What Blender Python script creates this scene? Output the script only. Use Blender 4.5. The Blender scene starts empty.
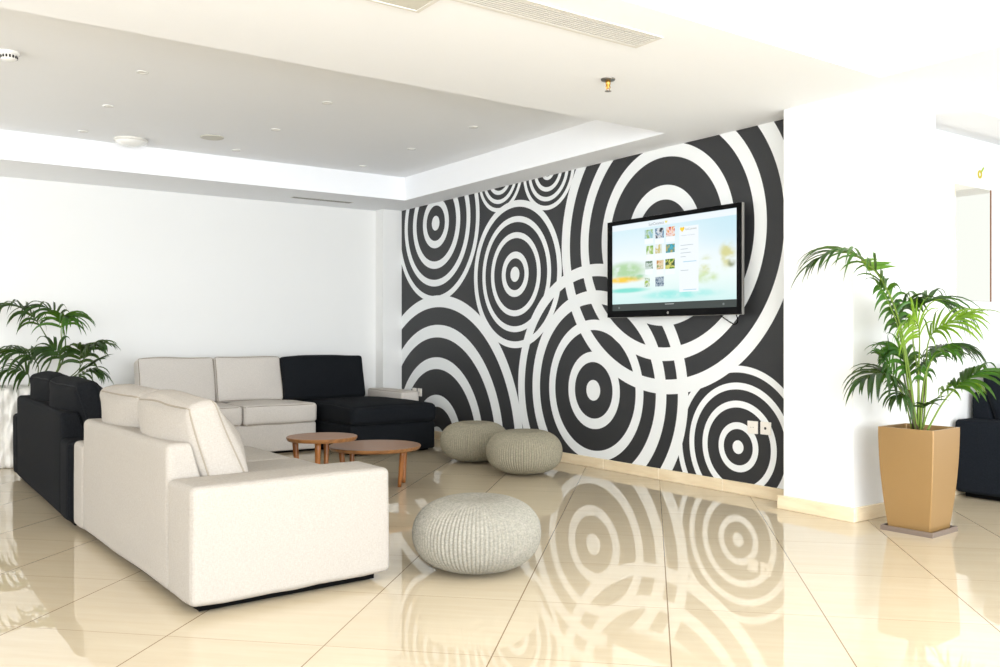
import bpy, bmesh, math, random
from mathutils import Vector, Matrix, noise

random.seed(7)
SC = bpy.context.scene
C = SC.collection
PI = math.pi

# ------------------------------------------------------------------ helpers
def lin(c):
    out = []
    for v in c:
        v = v / 255.0
        out.append(v / 12.92 if v <= 0.04045 else ((v + 0.055) / 1.055) ** 2.4)
    return (*out, 1.0)


class NB:
    """small node builder"""
    def __init__(self, name):
        self.m = bpy.data.materials.new(name)
        self.m.use_nodes = True
        self.t = self.m.node_tree
        self.t.nodes.clear()
        self.out = self.t.nodes.new('ShaderNodeOutputMaterial')

    def n(self, typ, **kw):
        nd = self.t.nodes.new(typ)
        for k, v in kw.items():
            setattr(nd, k, v)
        return nd

    def link(self, a, b):
        self.t.links.new(a, b)

    def put(self, sock, v):
        if isinstance(v, bpy.types.NodeSocket):
            self.link(v, sock)
        else:
            sock.default_value = v

    def math(self, op, a, b=0.0, c=0.0, clamp=False):
        nd = self.n('ShaderNodeMath', operation=op)
        nd.use_clamp = clamp
        self.put(nd.inputs[0], a)
        self.put(nd.inputs[1], b)
        self.put(nd.inputs[2], c)
        return nd.outputs[0]

    def mix(self, f, a, b, blend='MIX'):
        nd = self.n('ShaderNodeMix', data_type='RGBA', blend_type=blend)
        self.put(nd.inputs[0], f)
        self.put(nd.inputs[6], a)
        self.put(nd.inputs[7], b)
        return nd.outputs[2]

    def coords(self):
        return self.n('ShaderNodeTexCoord').outputs['Object']

    def sep(self, v):
        nd = self.n('ShaderNodeSeparateXYZ')
        self.link(v, nd.inputs[0])
        return nd.outputs

    def mapping(self, v, scale=(1, 1, 1), rot=(0, 0, 0), loc=(0, 0, 0)):
        nd = self.n('ShaderNodeMapping')
        self.link(v, nd.inputs[0])
        nd.inputs['Scale'].default_value = scale
        nd.inputs['Rotation'].default_value = rot
        nd.inputs['Location'].default_value = loc
        return nd.outputs[0]

    def noise(self, v, scale, detail=2.0, rough=0.5, color=False):
        nd = self.n('ShaderNodeTexNoise')
        self.link(v, nd.inputs['Vector'])
        nd.inputs['Scale'].default_value = scale
        nd.inputs['Detail'].default_value = detail
        nd.inputs['Roughness'].default_value = rough
        return nd.outputs['Color' if color else 'Fac']

    def ramp(self, f, stops, interp='LINEAR'):
        nd = self.n('ShaderNodeValToRGB')
        cr = nd.color_ramp
        cr.interpolation = interp
        while len(cr.elements) < len(stops):
            cr.elements.new(0.5)
        for e, (p, c) in zip(cr.elements, stops):
            e.position = p
            e.color = c
        self.put(nd.inputs[0], f)
        return nd.outputs[0]

    def smooth(self, x, a, b):
        nd = self.n('ShaderNodeMapRange', interpolation_type='SMOOTHSTEP')
        self.put(nd.inputs[0], x)
        nd.inputs[1].default_value = a
        nd.inputs[2].default_value = b
        return nd.outputs[0]

    def bump(self, h, strength=0.3, dist=0.002):
        nd = self.n('ShaderNodeBump')
        nd.inputs['Strength'].default_value = strength
        nd.inputs['Distance'].default_value = dist
        self.link(h, nd.inputs['Height'])
        return nd.outputs[0]

    def principled(self, color, rough=0.5, metal=0.0, spec=0.5, normal=None, sheen=0.0, coat=0.0):
        p = self.n('ShaderNodeBsdfPrincipled')
        self.put(p.inputs['Base Color'], color)
        self.put(p.inputs['Roughness'], rough)
        self.put(p.inputs['Metallic'], metal)
        p.inputs['Specular IOR Level'].default_value = spec
        if sheen:
            p.inputs['Sheen Weight'].default_value = sheen
        if coat:
            p.inputs['Coat Weight'].default_value = coat
        if normal is not None:
            self.link(normal, p.inputs['Normal'])
        self.link(p.outputs[0], self.out.inputs[0])
        return p


def plain(name, rgb, rough=0.5, metal=0.0, spec=0.5, grain=0.03, scale=40.0):
    b = NB(name)
    v = b.coords()
    f = b.noise(v, scale, 3)
    c = lin(rgb)
    d = tuple(x * (1 - grain * 2) for x in c[:3]) + (1,)
    col = b.mix(f, d, c)
    b.principled(col, rough, metal, spec)
    return b.m


def fabric(name, rgb, contrast=0.25, bump=0.25, sheen=0.0, spec=0.2):
    b = NB(name)
    v = b.coords()
    n1 = b.noise(b.mapping(v, (1, 1, 0.18)), 420, 2)
    n2 = b.noise(b.mapping(v, (0.18, 0.18, 1)), 420, 2)
    n3 = b.noise(v, 6, 3)
    w = b.math('ADD', b.math('MULTIPLY', n1, 0.5), b.math('MULTIPLY', n2, 0.5))
    c = lin(rgb)
    lo = tuple(x * (1 - contrast) for x in c[:3]) + (1,)
    hi = tuple(min(1, x * (1 + contrast)) for x in c[:3]) + (1,)
    col = b.mix(b.smooth(w, 0.3, 0.7), lo, hi)
    lo2 = tuple(x * 0.93 for x in c[:3]) + (1,)
    col = b.mix(b.math('MULTIPLY', n3, 0.25), col, lo2)
    b.principled(col, 0.92, 0, spec, b.bump(w, bump, 0.0015), sheen)
    return b.m


M = {}


def smooth_mesh(me):
    me.polygons.foreach_set('use_smooth', [True] * len(me.polygons))


def obj(name, bm, mat, parent=None, smooth=False, mats=None):
    bmesh.ops.recalc_face_normals(bm, faces=bm.faces[:]) if mats is None else None
    me = bpy.data.meshes.new(name)
    bm.to_mesh(me)
    bm.free()
    for mm in (mats or [mat]):
        me.materials.append(mm)
    if smooth:
        smooth_mesh(me)
    o = bpy.data.objects.new(name, me)
    C.objects.link(o)
    if parent is not None:
        o.parent = parent
    return o


def tag(o, label, cat, group=None):
    o['label'] = label
    o['category'] = cat
    if group:
        o['group'] = group
    return o


def thing(name, label, cat, loc=(0, 0, 0), rz=0.0, group=None):
    o = bpy.data.objects.new(name, None)
    o.empty_display_size = 0.1
    C.objects.link(o)
    o.location = loc
    o.rotation_euler = (0, 0, rz)
    return tag(o, label, cat, group)


def struct(name, bm, mat, smooth=False):
    o = obj(name, bm, mat, smooth=smooth)
    o['kind'] = 'structure'
    return o


def dup(root, loc, label=None, rz=None):
    r = root.copy()
    C.objects.link(r)
    r.location = loc
    if rz is not None:
        r.rotation_euler = (0, 0, rz)
    if label:
        r['label'] = label
    for ch in list(root.children):
        c = ch.copy()
        C.objects.link(c)
        c.parent = r
        for g in list(ch.children):
            d = g.copy()
            C.objects.link(d)
            d.parent = c
    return r


def box(bm, x0, x1, y0, y1, z0, z1, bevel=0.0, seg=2, mi=0):
    vs = [bm.verts.new(p) for p in ((x0, y0, z0), (x1, y0, z0), (x1, y1, z0), (x0, y1, z0),
                                    (x0, y0, z1), (x1, y0, z1), (x1, y1, z1), (x0, y1, z1))]
    fs = [bm.faces.new([vs[i] for i in q]) for q in
          ((3, 2, 1, 0), (4, 5, 6, 7), (0, 1, 5, 4), (1, 2, 6, 5), (2, 3, 7, 6), (3, 0, 4, 7))]
    for f in fs:
        f.material_index = mi
    if bevel:
        es = list({e for f in fs for e in f.edges})
        bmesh.ops.bevel(bm, geom=es, offset=bevel, segments=seg, affect='EDGES', profile=0.5)
    return bm


def B(*a, **k):
    return box(bmesh.new(), *a, **k)


def quad(bm, pts, mi=0):
    f = bm.faces.new([bm.verts.new(p) for p in pts])
    f.material_index = mi
    return f


def lathe(bm, prof, seg=48, c=(0, 0, 0), cap0=True, cap1=True, rfn=None, mi=0):
    """prof: list of (r, z); closes with caps"""
    rings = []
    for r, z in prof:
        ring = []
        for i in range(seg):
            a = 2 * PI * i / seg
            rr = r * (rfn(a, z, r) if rfn else 1)
            ring.append(bm.verts.new((c[0] + rr * math.cos(a), c[1] + rr * math.sin(a), c[2] + z)))
        rings.append(ring)
    for a, b2 in zip(rings, rings[1:]):
        for i in range(seg):
            j = (i + 1) % seg
            f = bm.faces.new((a[i], a[j], b2[j], b2[i]))
            f.material_index = mi
    if cap0:
        bm.faces.new(rings[0][::-1]).material_index = mi
    if cap1:
        bm.faces.new(rings[-1]).material_index = mi
    return bm


def tube(bm, pts, r, seg=8, closed=False, mi=0):
    pts = [Vector(p) for p in pts]
    n = len(pts)
    rings = []
    up = Vector((0, 0, 1))
    prev = None
    for i, p in enumerate(pts):
        if closed:
            t = pts[(i + 1) % n] - pts[i - 1]
        else:
            t = pts[min(i + 1, n - 1)] - pts[max(i - 1, 0)]
        if t.length < 1e-9:
            t = Vector((0, 0, 1))
        t.normalize()
        ref = prev if prev is not None else (up if abs(t.z) < 0.9 else Vector((1, 0, 0)))
        s = ref - t * ref.dot(t)
        if s.length < 1e-6:
            s = t.orthogonal()
        s.normalize()
        prev = s
        q = t.cross(s)
        rad = r[i] if isinstance(r, (list, tuple)) else r
        rings.append([bm.verts.new(p + (s * math.cos(2 * PI * k / seg) + q * math.sin(2 * PI * k / seg)) * rad)
                      for k in range(seg)])
    pairs = list(zip(rings, rings[1:])) + ([(rings[-1], rings[0])] if closed else [])
    for a, b2 in pairs:
        for i in range(seg):
            j = (i + 1) % seg
            f = bm.faces.new((a[i], a[j], b2[j], b2[i]))
            f.material_index = mi
    if not closed:
        bm.faces.new(rings[0][::-1]).material_index = mi
        bm.faces.new(rings[-1]).material_index = mi
    return bm


def catmull(pts, n):
    pts = [Vector(p) for p in pts]
    P = [pts[0] * 2 - pts[1]] + pts + [pts[-1] * 2 - pts[-2]]
    out = []
    m = len(pts) - 1
    for i in range(n + 1):
        u = i / n * m
        k = min(int(u), m - 1)
        t = u - k
        a, b2, c, d = P[k], P[k + 1], P[k + 2], P[k + 3]
        out.append(0.5 * ((2 * b2) + (c - a) * t + (2 * a - 5 * b2 + 4 * c - d) * t * t + (3 * b2 - a - 3 * c + d) * t ** 3))
    return out


def rbox(c, h, r, bulge=(0, 0, 0), amp=0.0, nscale=3.0, seed=0.0, fn=None, mid=8, seg=4):
    """soft upholstered block: rounded edges, bulging faces, slight unevenness. Returns bmesh and its surface map"""
    c = Vector(c)
    def ax(hh):
        rr = min(r, hh * 0.98)
        e = [-hh + rr * (k / seg) for k in range(seg)]
        inner = [-hh + rr + (2 * (hh - rr)) * k / mid for k in range(mid + 1)]
        return e + inner + [-x for x in reversed(e)]
    A = [ax(h[0]), ax(h[1]), ax(h[2])]
    def smap(p):
        p = Vector(p)
        u = [max(-1, min(1, p[i] / h[i])) for i in range(3)]
        q = Vector(p)
        inner = Vector([max(-(h[i] - min(r, h[i] * .98)), min(h[i] - min(r, h[i] * .98), p[i])) for i in range(3)])
        d = p - inner
        if d.length > 1e-9:
            rr = max(abs(d.x), abs(d.y), abs(d.z))
            q = inner + d.normalized() * rr
        for i in range(3):
            j, k = (i + 1) % 3, (i + 2) % 3
            q[i] += bulge[i] * u[i] * (1 - u[j] ** 2) * (1 - u[k] ** 2)
        if amp:
            w = Vector(q) * nscale + Vector((seed, seed * 1.7, seed * 0.3))
            q += Vector(noise.noise_vector(w)) * amp
        q += c
        return Vector(fn(q)) if fn else q
    bm = bmesh.new()
    D = {}
    def vert(p):
        key = (round(p[0], 6), round(p[1], 6), round(p[2], 6))
        if key not in D:
            D[key] = bm.verts.new(smap(p))
        return D[key]
    for i in range(3):
        j, k = (i + 1) % 3, (i + 2) % 3
        for s in (-1, 1):
            for a in range(len(A[j]) - 1):
                for b2 in range(len(A[k]) - 1):
                    quadp = []
                    for (aa, bb) in ((a, b2), (a + 1, b2), (a + 1, b2 + 1), (a, b2 + 1)):
                        p = [0, 0, 0]
                        p[i] = s * h[i]
                        p[j] = A[j][aa]
                        p[k] = A[k][bb]
                        quadp.append(vert(p))
                    if s < 0:
                        quadp.reverse()
                    try:
                        bm.faces.new(quadp)
                    except ValueError:
                        pass
    return bm, smap


def seam_path(h, axis, s, n=14):
    """perimeter of one face of the raw block"""
    j, k = (axis + 1) % 3, (axis + 2) % 3
    pts = []
    cs = [(-1, -1), (1, -1), (1, 1), (-1, 1)]
    for q in range(4):
        a, b2 = cs[q], cs[(q + 1) % 4]
        for t in range(n):
            f = t / n
            p = [0, 0, 0]
            p[axis] = s * h[axis]
            p[j] = (a[0] + (b2[0] - a[0]) * f) * h[j]
            p[k] = (a[1] + (b2[1] - a[1]) * f) * h[k]
            pts.append(p)
    return pts


# ------------------------------------------------------------------ materials
M['white'] = plain('white_paint', (229, 228, 225), 0.7, 0, 0.25, 0.006, 8)
M['ceiling'] = plain('ceiling_paint', (243, 244, 246), 0.8, 0, 0.2, 0.006, 8)
M['beige'] = fabric('light_linen_fabric', (163, 156, 147), 0.10, 0.25)
M['grey_linen'] = fabric('greige_linen_fabric', (198, 191, 183), 0.10, 0.25)
M['charcoal'] = fabric('charcoal_fabric', (25, 26, 28), 0.5, 0.3, spec=0.06)
M['black_fabric'] = fabric('black_fabric', (25, 27, 30), 0.35, 0.3, spec=0.08)
M['navy_fabric'] = fabric('dark_blue_grey_fabric', (25, 28, 33), 0.35, 0.3, spec=0.06)
M['seam_light'] = plain('seam_thread_beige', (146, 136, 122), 0.9, 0, 0.2)
M['seam_dark'] = plain('seam_thread_dark', (24, 25, 27), 0.9, 0, 0.2)
M['foot'] = plain('black_foot_and_gap_shade', (12, 11, 10), 0.9, 0, 0.05)  # feet, and the black blocks standing in for shade under the sofas
M['tv_black'] = plain('black_gloss', (6, 6, 7), 0.25, 0, 0.08, 0.0)
M['tv_silver'] = plain('silver_trim', (150, 147, 142), 0.4, 0.5)
M['socket'] = plain('socket_plastic', (238, 232, 222), 0.4)
M['socket_dark'] = plain('socket_hole', (40, 36, 33), 0.6)
M['vent_white'] = plain('vent_white', (224, 221, 214), 0.5)
M['vent_slot'] = plain('vent_shadow_grey', (118, 113, 104), 0.7)
M['hatch'] = plain('hatch_cream', (207, 204, 192), 0.6)
M['lamp_glass'] = plain('opal_glass', (250, 249, 245), 0.25)
M['brass'] = plain('brass', (214, 166, 84), 0.3, 0.9)
M['steel'] = plain('dull_steel', (140, 138, 134), 0.35, 0.9)
M['yellow'] = plain('yellow_vinyl', (188, 172, 16), 0.5)
M['lime'] = plain('lime_vinyl', (150, 180, 30), 0.5)
M['soil'] = plain('potting_soil', (58, 42, 30), 0.95, 0, 0.1, 0.3, 90)
M['copper_edge'] = plain('brown_mirror_edge', (120, 74, 40), 0.4)

# wood
def wood(name, c0, c1):
    b = NB(name)
    v = b.coords()
    w = b.n('ShaderNodeTexWave', wave_type='BANDS', bands_direction='Y')
    b.link(b.mapping(v, (1, 1, 1)), w.inputs['Vector'])
    w.inputs['Scale'].default_value = 9
    w.inputs['Distortion'].default_value = 5
    w.inputs['Detail'].default_value = 3
    w.inputs['Detail Scale'].default_value = 1.2
    n2 = b.noise(b.mapping(v, (3, 40, 3)), 6, 3)
    f = b.math('ADD', b.math('MULTIPLY', w.outputs['Fac'], 0.5), b.math('MULTIPLY', n2, 0.5))
    col = b.mix(f, lin(c0), lin(c1))
    b.principled(col, 0.38, 0, 0.5)
    return b.m
M['walnut'] = wood('walnut_veneer', (112, 72, 38), (150, 103, 58))
M['leg_wood'] = wood('oiled_leg_wood', (116, 68, 28), (156, 98, 46))

# knitted pouf
def knit(name, rgb):
    b = NB(name)
    v = b.coords()
    n1 = b.noise(v, 130, 3)
    n2 = b.noise(b.mapping(v, (1, 1, 2.2)), 60, 2)
    f = b.math('ADD', b.math('MULTIPLY', n1, 0.55), b.math('MULTIPLY', n2, 0.45))
    c = lin(rgb)
    col = b.mix(b.smooth(f, 0.3, 0.7), tuple(x * .78 for x in c[:3]) + (1,), tuple(min(1, x * 1.18) for x in c[:3]) + (1,))
    b.principled(col, 0.95, 0, 0.15, b.bump(f, 0.6, 0.004))
    return b.m
M['knit'] = knit('pale_grey_knit', (142, 138, 127))
M['knit_dark'] = knit('taupe_grey_knit', (144, 137, 118))

# floor tiles laid diagonally
def floor_mat():
    b = NB('polished_cream_tile')
    v = b.coords()
    x, y, z = b.sep(v)
    c = math.cos(PI / 4)
    u = b.math('MULTIPLY', b.math('SUBTRACT', x, y), c)
    w = b.math('MULTIPLY', b.math('ADD', x, y), c)
    su, sw = 0.597, 0.638
    fu = b.math('DIVIDE', b.math('SUBTRACT', u, 0.068 - 20 * su), su)
    fw = b.math('DIVIDE', b.math('SUBTRACT', w, 2.93 - 20 * sw), sw)
    iu, iw = b.math('FLOOR', fu), b.math('FLOOR', fw)
    def line(f, s, half):
        d = b.math('ABSOLUTE', b.math('SUBTRACT', b.math('FRACT', b.math('ADD', f, 0.5)), 0.5))
        return b.math('LESS_THAN', b.math('MULTIPLY', d, s), half)
    lu = line(fu, su, 0.0024)
    lw = line(fw, sw, 0.0018)
    cv = b.n('ShaderNodeCombineXYZ')
    b.link(iu, cv.inputs[0]); b.link(iw, cv.inputs[1])
    wn = b.n('ShaderNodeTexWhiteNoise', noise_dimensions='3D')
    b.link(cv.outputs[0], wn.inputs['Vector'])
    # streaked marble along one tile axis, shifted per tile
    sv = b.n('ShaderNodeCombineXYZ')
    b.link(b.math('MULTIPLY', u, 1.1), sv.inputs[0])
    b.link(b.math('MULTIPLY', w, 11.0), sv.inputs[1])
    b.link(b.math('MULTIPLY', wn.outputs['Value'], 17.0), sv.inputs[2])
    st = b.noise(sv.outputs[0], 1.8, 5, 0.62)
    col = b.ramp(st, [(0.25, lin((193, 177, 150))), (0.5, lin((197, 182, 156))), (0.75, lin((201, 187, 161)))])
    tint = b.math('MULTIPLY', wn.outputs['Value'], 0.10)
    col = b.mix(tint, col, lin((174, 154, 122)))
    col = b.mix(b.math('MULTIPLY', lw, 0.6), col, lin((124, 100, 68)))
    col = b.mix(b.math('MULTIPLY', lu, 0.9), col, lin((118, 92, 60)))
    g = b.math('MAXIMUM', lu, lw)
    rough = b.math('ADD', b.math('MULTIPLY', g, 0.12), 0.02)
    b.principled(col, rough, 0, 0.8)
    return b.m
M['floor'] = floor_mat()

def marble(name):
    b = NB(name)
    v = b.coords()
    st = b.noise(b.mapping(v, (2, 2, 12)), 2.0, 4, 0.6)
    col = b.ramp(st, [(0.3, lin((226, 204, 168))), (0.7, lin((240, 222, 190)))])
    b.principled(col, 0.15, 0, 0.5)
    return b.m
M['skirting'] = marble('cream_marble_skirting')

# mural: rings in wall coordinates (y along the wall, z up)
RINGS = [
    (8.033, 2.29, [(0, .075), (.182, .262), (.405, .479), (.595, .67), (.768, .835)]),
    (6.608, 1.664, [(0, .063), (.147, .21), (.330, .388), (.479, .537), (.62, .682)]),
    (5.51, .638, [(0, .082), (.227, .313), (.497, .585), (.718, .825), (.94, 1.042)]),
    (4.718, 1.852, [(0, .13), (.264, .368), (.582, .682), (.846, .946), (1.09, 1.196)]),
    (4.006, .32, [(0, .046), (.122, .168), (.271, .314), (.392, .438), (.508, .555)]),
    (8.0, -.01, [(0, .135), (.35, .472), (.745, .874), (1.084, 1.216), (1.4, 1.53)]),
    (6.853, 2.64, [(.06, .095), (.163, .199), (.249, .285), (.328, .365)]),
    (6.113, 2.572, [(.063, .099), (.16, .2), (.246, .285), (.326, .362)]),
]
def mural_mat():
    b = NB('ring_mural_vinyl')
    v = b.coords()
    x, y, z = b.sep(v)
    acc = None
    for cy, cz, bands in RINGS:
        dy = b.math('SUBTRACT', y, cy)
        dz = b.math('SUBTRACT', z, cz)
        d = b.math('SQRT', b.math('ADD', b.math('MULTIPLY', dy, dy), b.math('MULTIPLY', dz, dz)))
        stops = []
        W1, K1 = (1, 1, 1, 1), (0, 0, 0, 1)
        if bands[0][0] > 0:
            stops.append((0, K1))
        for a, e in bands:
            stops.append((a / 2, W1))
            stops.append((e / 2, K1))
        f = b.ramp(b.math('DIVIDE', d, 2.0), stops, 'CONSTANT')
        acc = f if acc is None else b.math('MAXIMUM', acc, f)
    n = b.noise(v, 300, 2)
    dark = b.mix(n, lin((41, 42, 44)), lin((49, 49, 50)))
    light = b.mix(n, lin((229, 231, 230)), lin((235, 236, 235)))
    col = b.mix(acc, dark, light)
    b.principled(col, 0.5, 0, 0.4)
    return b.m
M['mural'] = mural_mat()

# palm greens
def leaf_mat(name, a, c, tr=0.25):
    b = NB(name)
    v = b.coords()
    n = b.noise(v, 5.5, 3)
    col = b.mix(b.smooth(n, 0.35, 0.65), lin(a), lin(c))
    p = b.n('ShaderNodeBsdfPrincipled')
    b.link(col, p.inputs['Base Color'])
    p.inputs['Roughness'].default_value = 0.38
    t = b.n('ShaderNodeBsdfTranslucent')
    b.link(b.mix(0.5, col, lin((150, 190, 40))), t.inputs['Color'])
    mx = b.n('ShaderNodeMixShader')
    mx.inputs[0].default_value = tr
    b.link(p.outputs[0], mx.inputs[1])
    b.link(t.outputs[0], mx.inputs[2])
    b.link(mx.outputs[0], b.out.inputs[0])
    return b.m
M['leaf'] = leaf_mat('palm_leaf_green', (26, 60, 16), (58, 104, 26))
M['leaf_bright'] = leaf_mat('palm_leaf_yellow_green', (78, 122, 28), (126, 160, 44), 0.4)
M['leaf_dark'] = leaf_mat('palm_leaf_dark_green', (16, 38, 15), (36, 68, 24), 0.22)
M['stalk'] = plain('palm_stalk', (124, 150, 58), 0.5, 0, 0.4, 0.2, 12)
M['stalk_dark'] = plain('palm_stalk_dark', (84, 100, 44), 0.5, 0, 0.4, 0.2, 12)
M['stalk_brown'] = plain('palm_stem_fibre', (92, 78, 50), 0.8, 0, 0.3, 0.3, 30)
M['planter'] = plain('tan_satin_planter', (150, 118, 74), 0.33, 0.15, 0.5, 0.02, 20)
M['saucer'] = plain('taupe_plastic', (116, 101, 90), 0.4)
def wrap_mat():
    b = NB('white_plastic_wrap')
    v = b.coords()
    n = b.noise(v, 14, 4)
    col = b.mix(n, lin((206, 200, 190)), lin((238, 236, 230)))
    b.principled(col, 0.4, 0, 0.5, b.bump(n, 0.5, 0.01))
    return b.m
M['wrap'] = wrap_mat()
def mirror_mat():
    b = NB('mirror_glass')
    p = b.principled(lin((222, 217, 203)), 0.03, 1.0, 0.5)
    return b.m
M['mirror'] = mirror_mat()

# ------------------------------------------------------------------ room
W = 4.848          # mural wall plane
ZB = 2.507         # underside of the ceiling beams
ZR = 2.745         # recessed ceiling panels
X0, X1, Y0, Y1 = -6.0, 9.0, -3.4, 9.2

struct('floor', B(X0, X1, Y0, Y1, -0.10, 0.0), M['floor'])

# ceiling: beams with three recessed trays, one continuous mesh
bm = bmesh.new()
xs = [X0, 4.50, 5.34, X1]
ys = [Y0, 2.74, 2.80, 4.36, 8.08, Y1]
def tray(x0, x1, y0, y1):
    quad(bm, [(x0, y0, ZR), (x1, y0, ZR), (x1, y1, ZR), (x0, y1, ZR)])
    for (a, c) in (((x0, y0), (x1, y0)), ((x1, y0), (x1, y1)), ((x1, y1), (x0, y1)), ((x0, y1), (x0, y0))):
        quad(bm, [(*a, ZB), (*c, ZB), (*c, ZR), (*a, ZR)])
def flat(x0, x1, y0, y1, z=ZB):
    quad(bm, [(x0, y0, z), (x1, y0, z), (x1, y1, z), (x0, y1, z)])
tray(X0 + .4, 4.50, 4.36, 8.08)
tray(X0 + .4, 4.50, Y0 + .4, 2.74)
tray(5.34, X1 - .4, Y0 + .4, 2.80)
flat(X0, X0 + .4, Y0, Y1)
flat(X0 + .4, 4.50, 2.74, 4.36)
flat(X0 + .4, 4.50, 8.08, Y1)
flat(X0 + .4, 4.50, Y0, Y0 + .4)
flat(4.50, 5.34, Y0, Y1)
flat(5.34, X1, 2.80, Y1)
flat(5.34, X1 - .4, Y0, Y0 + .4)
flat(X1 - .4, X1, Y0, 2.80)
# structural slab above
box(bm, X0, X1, Y0, Y1, 2.80, 2.9)
bmesh.ops.remove_doubles(bm, verts=bm.verts[:], dist=0.0005)
me_c = struct('ceiling', bm, M['ceiling'])

struct('wall_mural', B(W, 5.05, 3.4835, Y1, 0, ZB), M['mural'])
bm = bmesh.new()
box(bm, X0, 4.61, 8.95, Y1, 0, ZB)
box(bm, 4.61, W, 8.775, Y1, 0, ZB)
struct('wall_back', bm, M['white'])
struct('wall_left', B(X0 - .2, X0, Y0, Y1, 0, ZB), M['white'])
struct('column', B(4.65, 5.555, 3.0, 3.483, 0, ZB), M['white'])
bm = bmesh.new()
box(bm, 5.565, X1, 3.12, 3.30, 0, 2.445)
box(bm, 5.555, X1, 3.20, 3.36, 2.445, ZB)
struct('wall_right', bm, M['white'])

def skirting(name, segs):
    bm = bmesh.new()
    for s in segs:
        box(bm, *s, bevel=0.003, seg=1)
    struct(name, bm, M['skirting'])
hb = 0.084
def along_y(x0, x1, ya, yb, step=0.62):
    out = []
    y = ya
    while y < yb - .01:
        y2 = min(y + step - .0015, yb)
        out.append((x0, x1, y, y2, 0, hb))
        y += step
    return out
def along_x(xa, xb, y0, y1, step=0.62):
    out = []
    x = xa
    while x < xb - .01:
        out.append((x, min(x + step - .0015, xb), y0, y1, 0, hb))
        x += step
    return out
skirting('baseboard_mural', along_y(W - .016, W, 3.51, 8.757))
skirting('baseboard_column', [(4.632, 4.65, 2.982, 3.52, 0, hb)] + along_x(4.65, 5.555, 2.982, 3.0))
skirting('baseboard_back', along_x(X0, 4.61, 8.934, 8.95))
skirting('baseboard_pilaster', [(4.594, 4.61, 8.775, 8.934, 0, hb), (4.594, 4.83, 8.759, 8.775, 0, hb)])
skirting('baseboard_right', along_x(5.57, X1, 3.104, 3.12))

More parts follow.
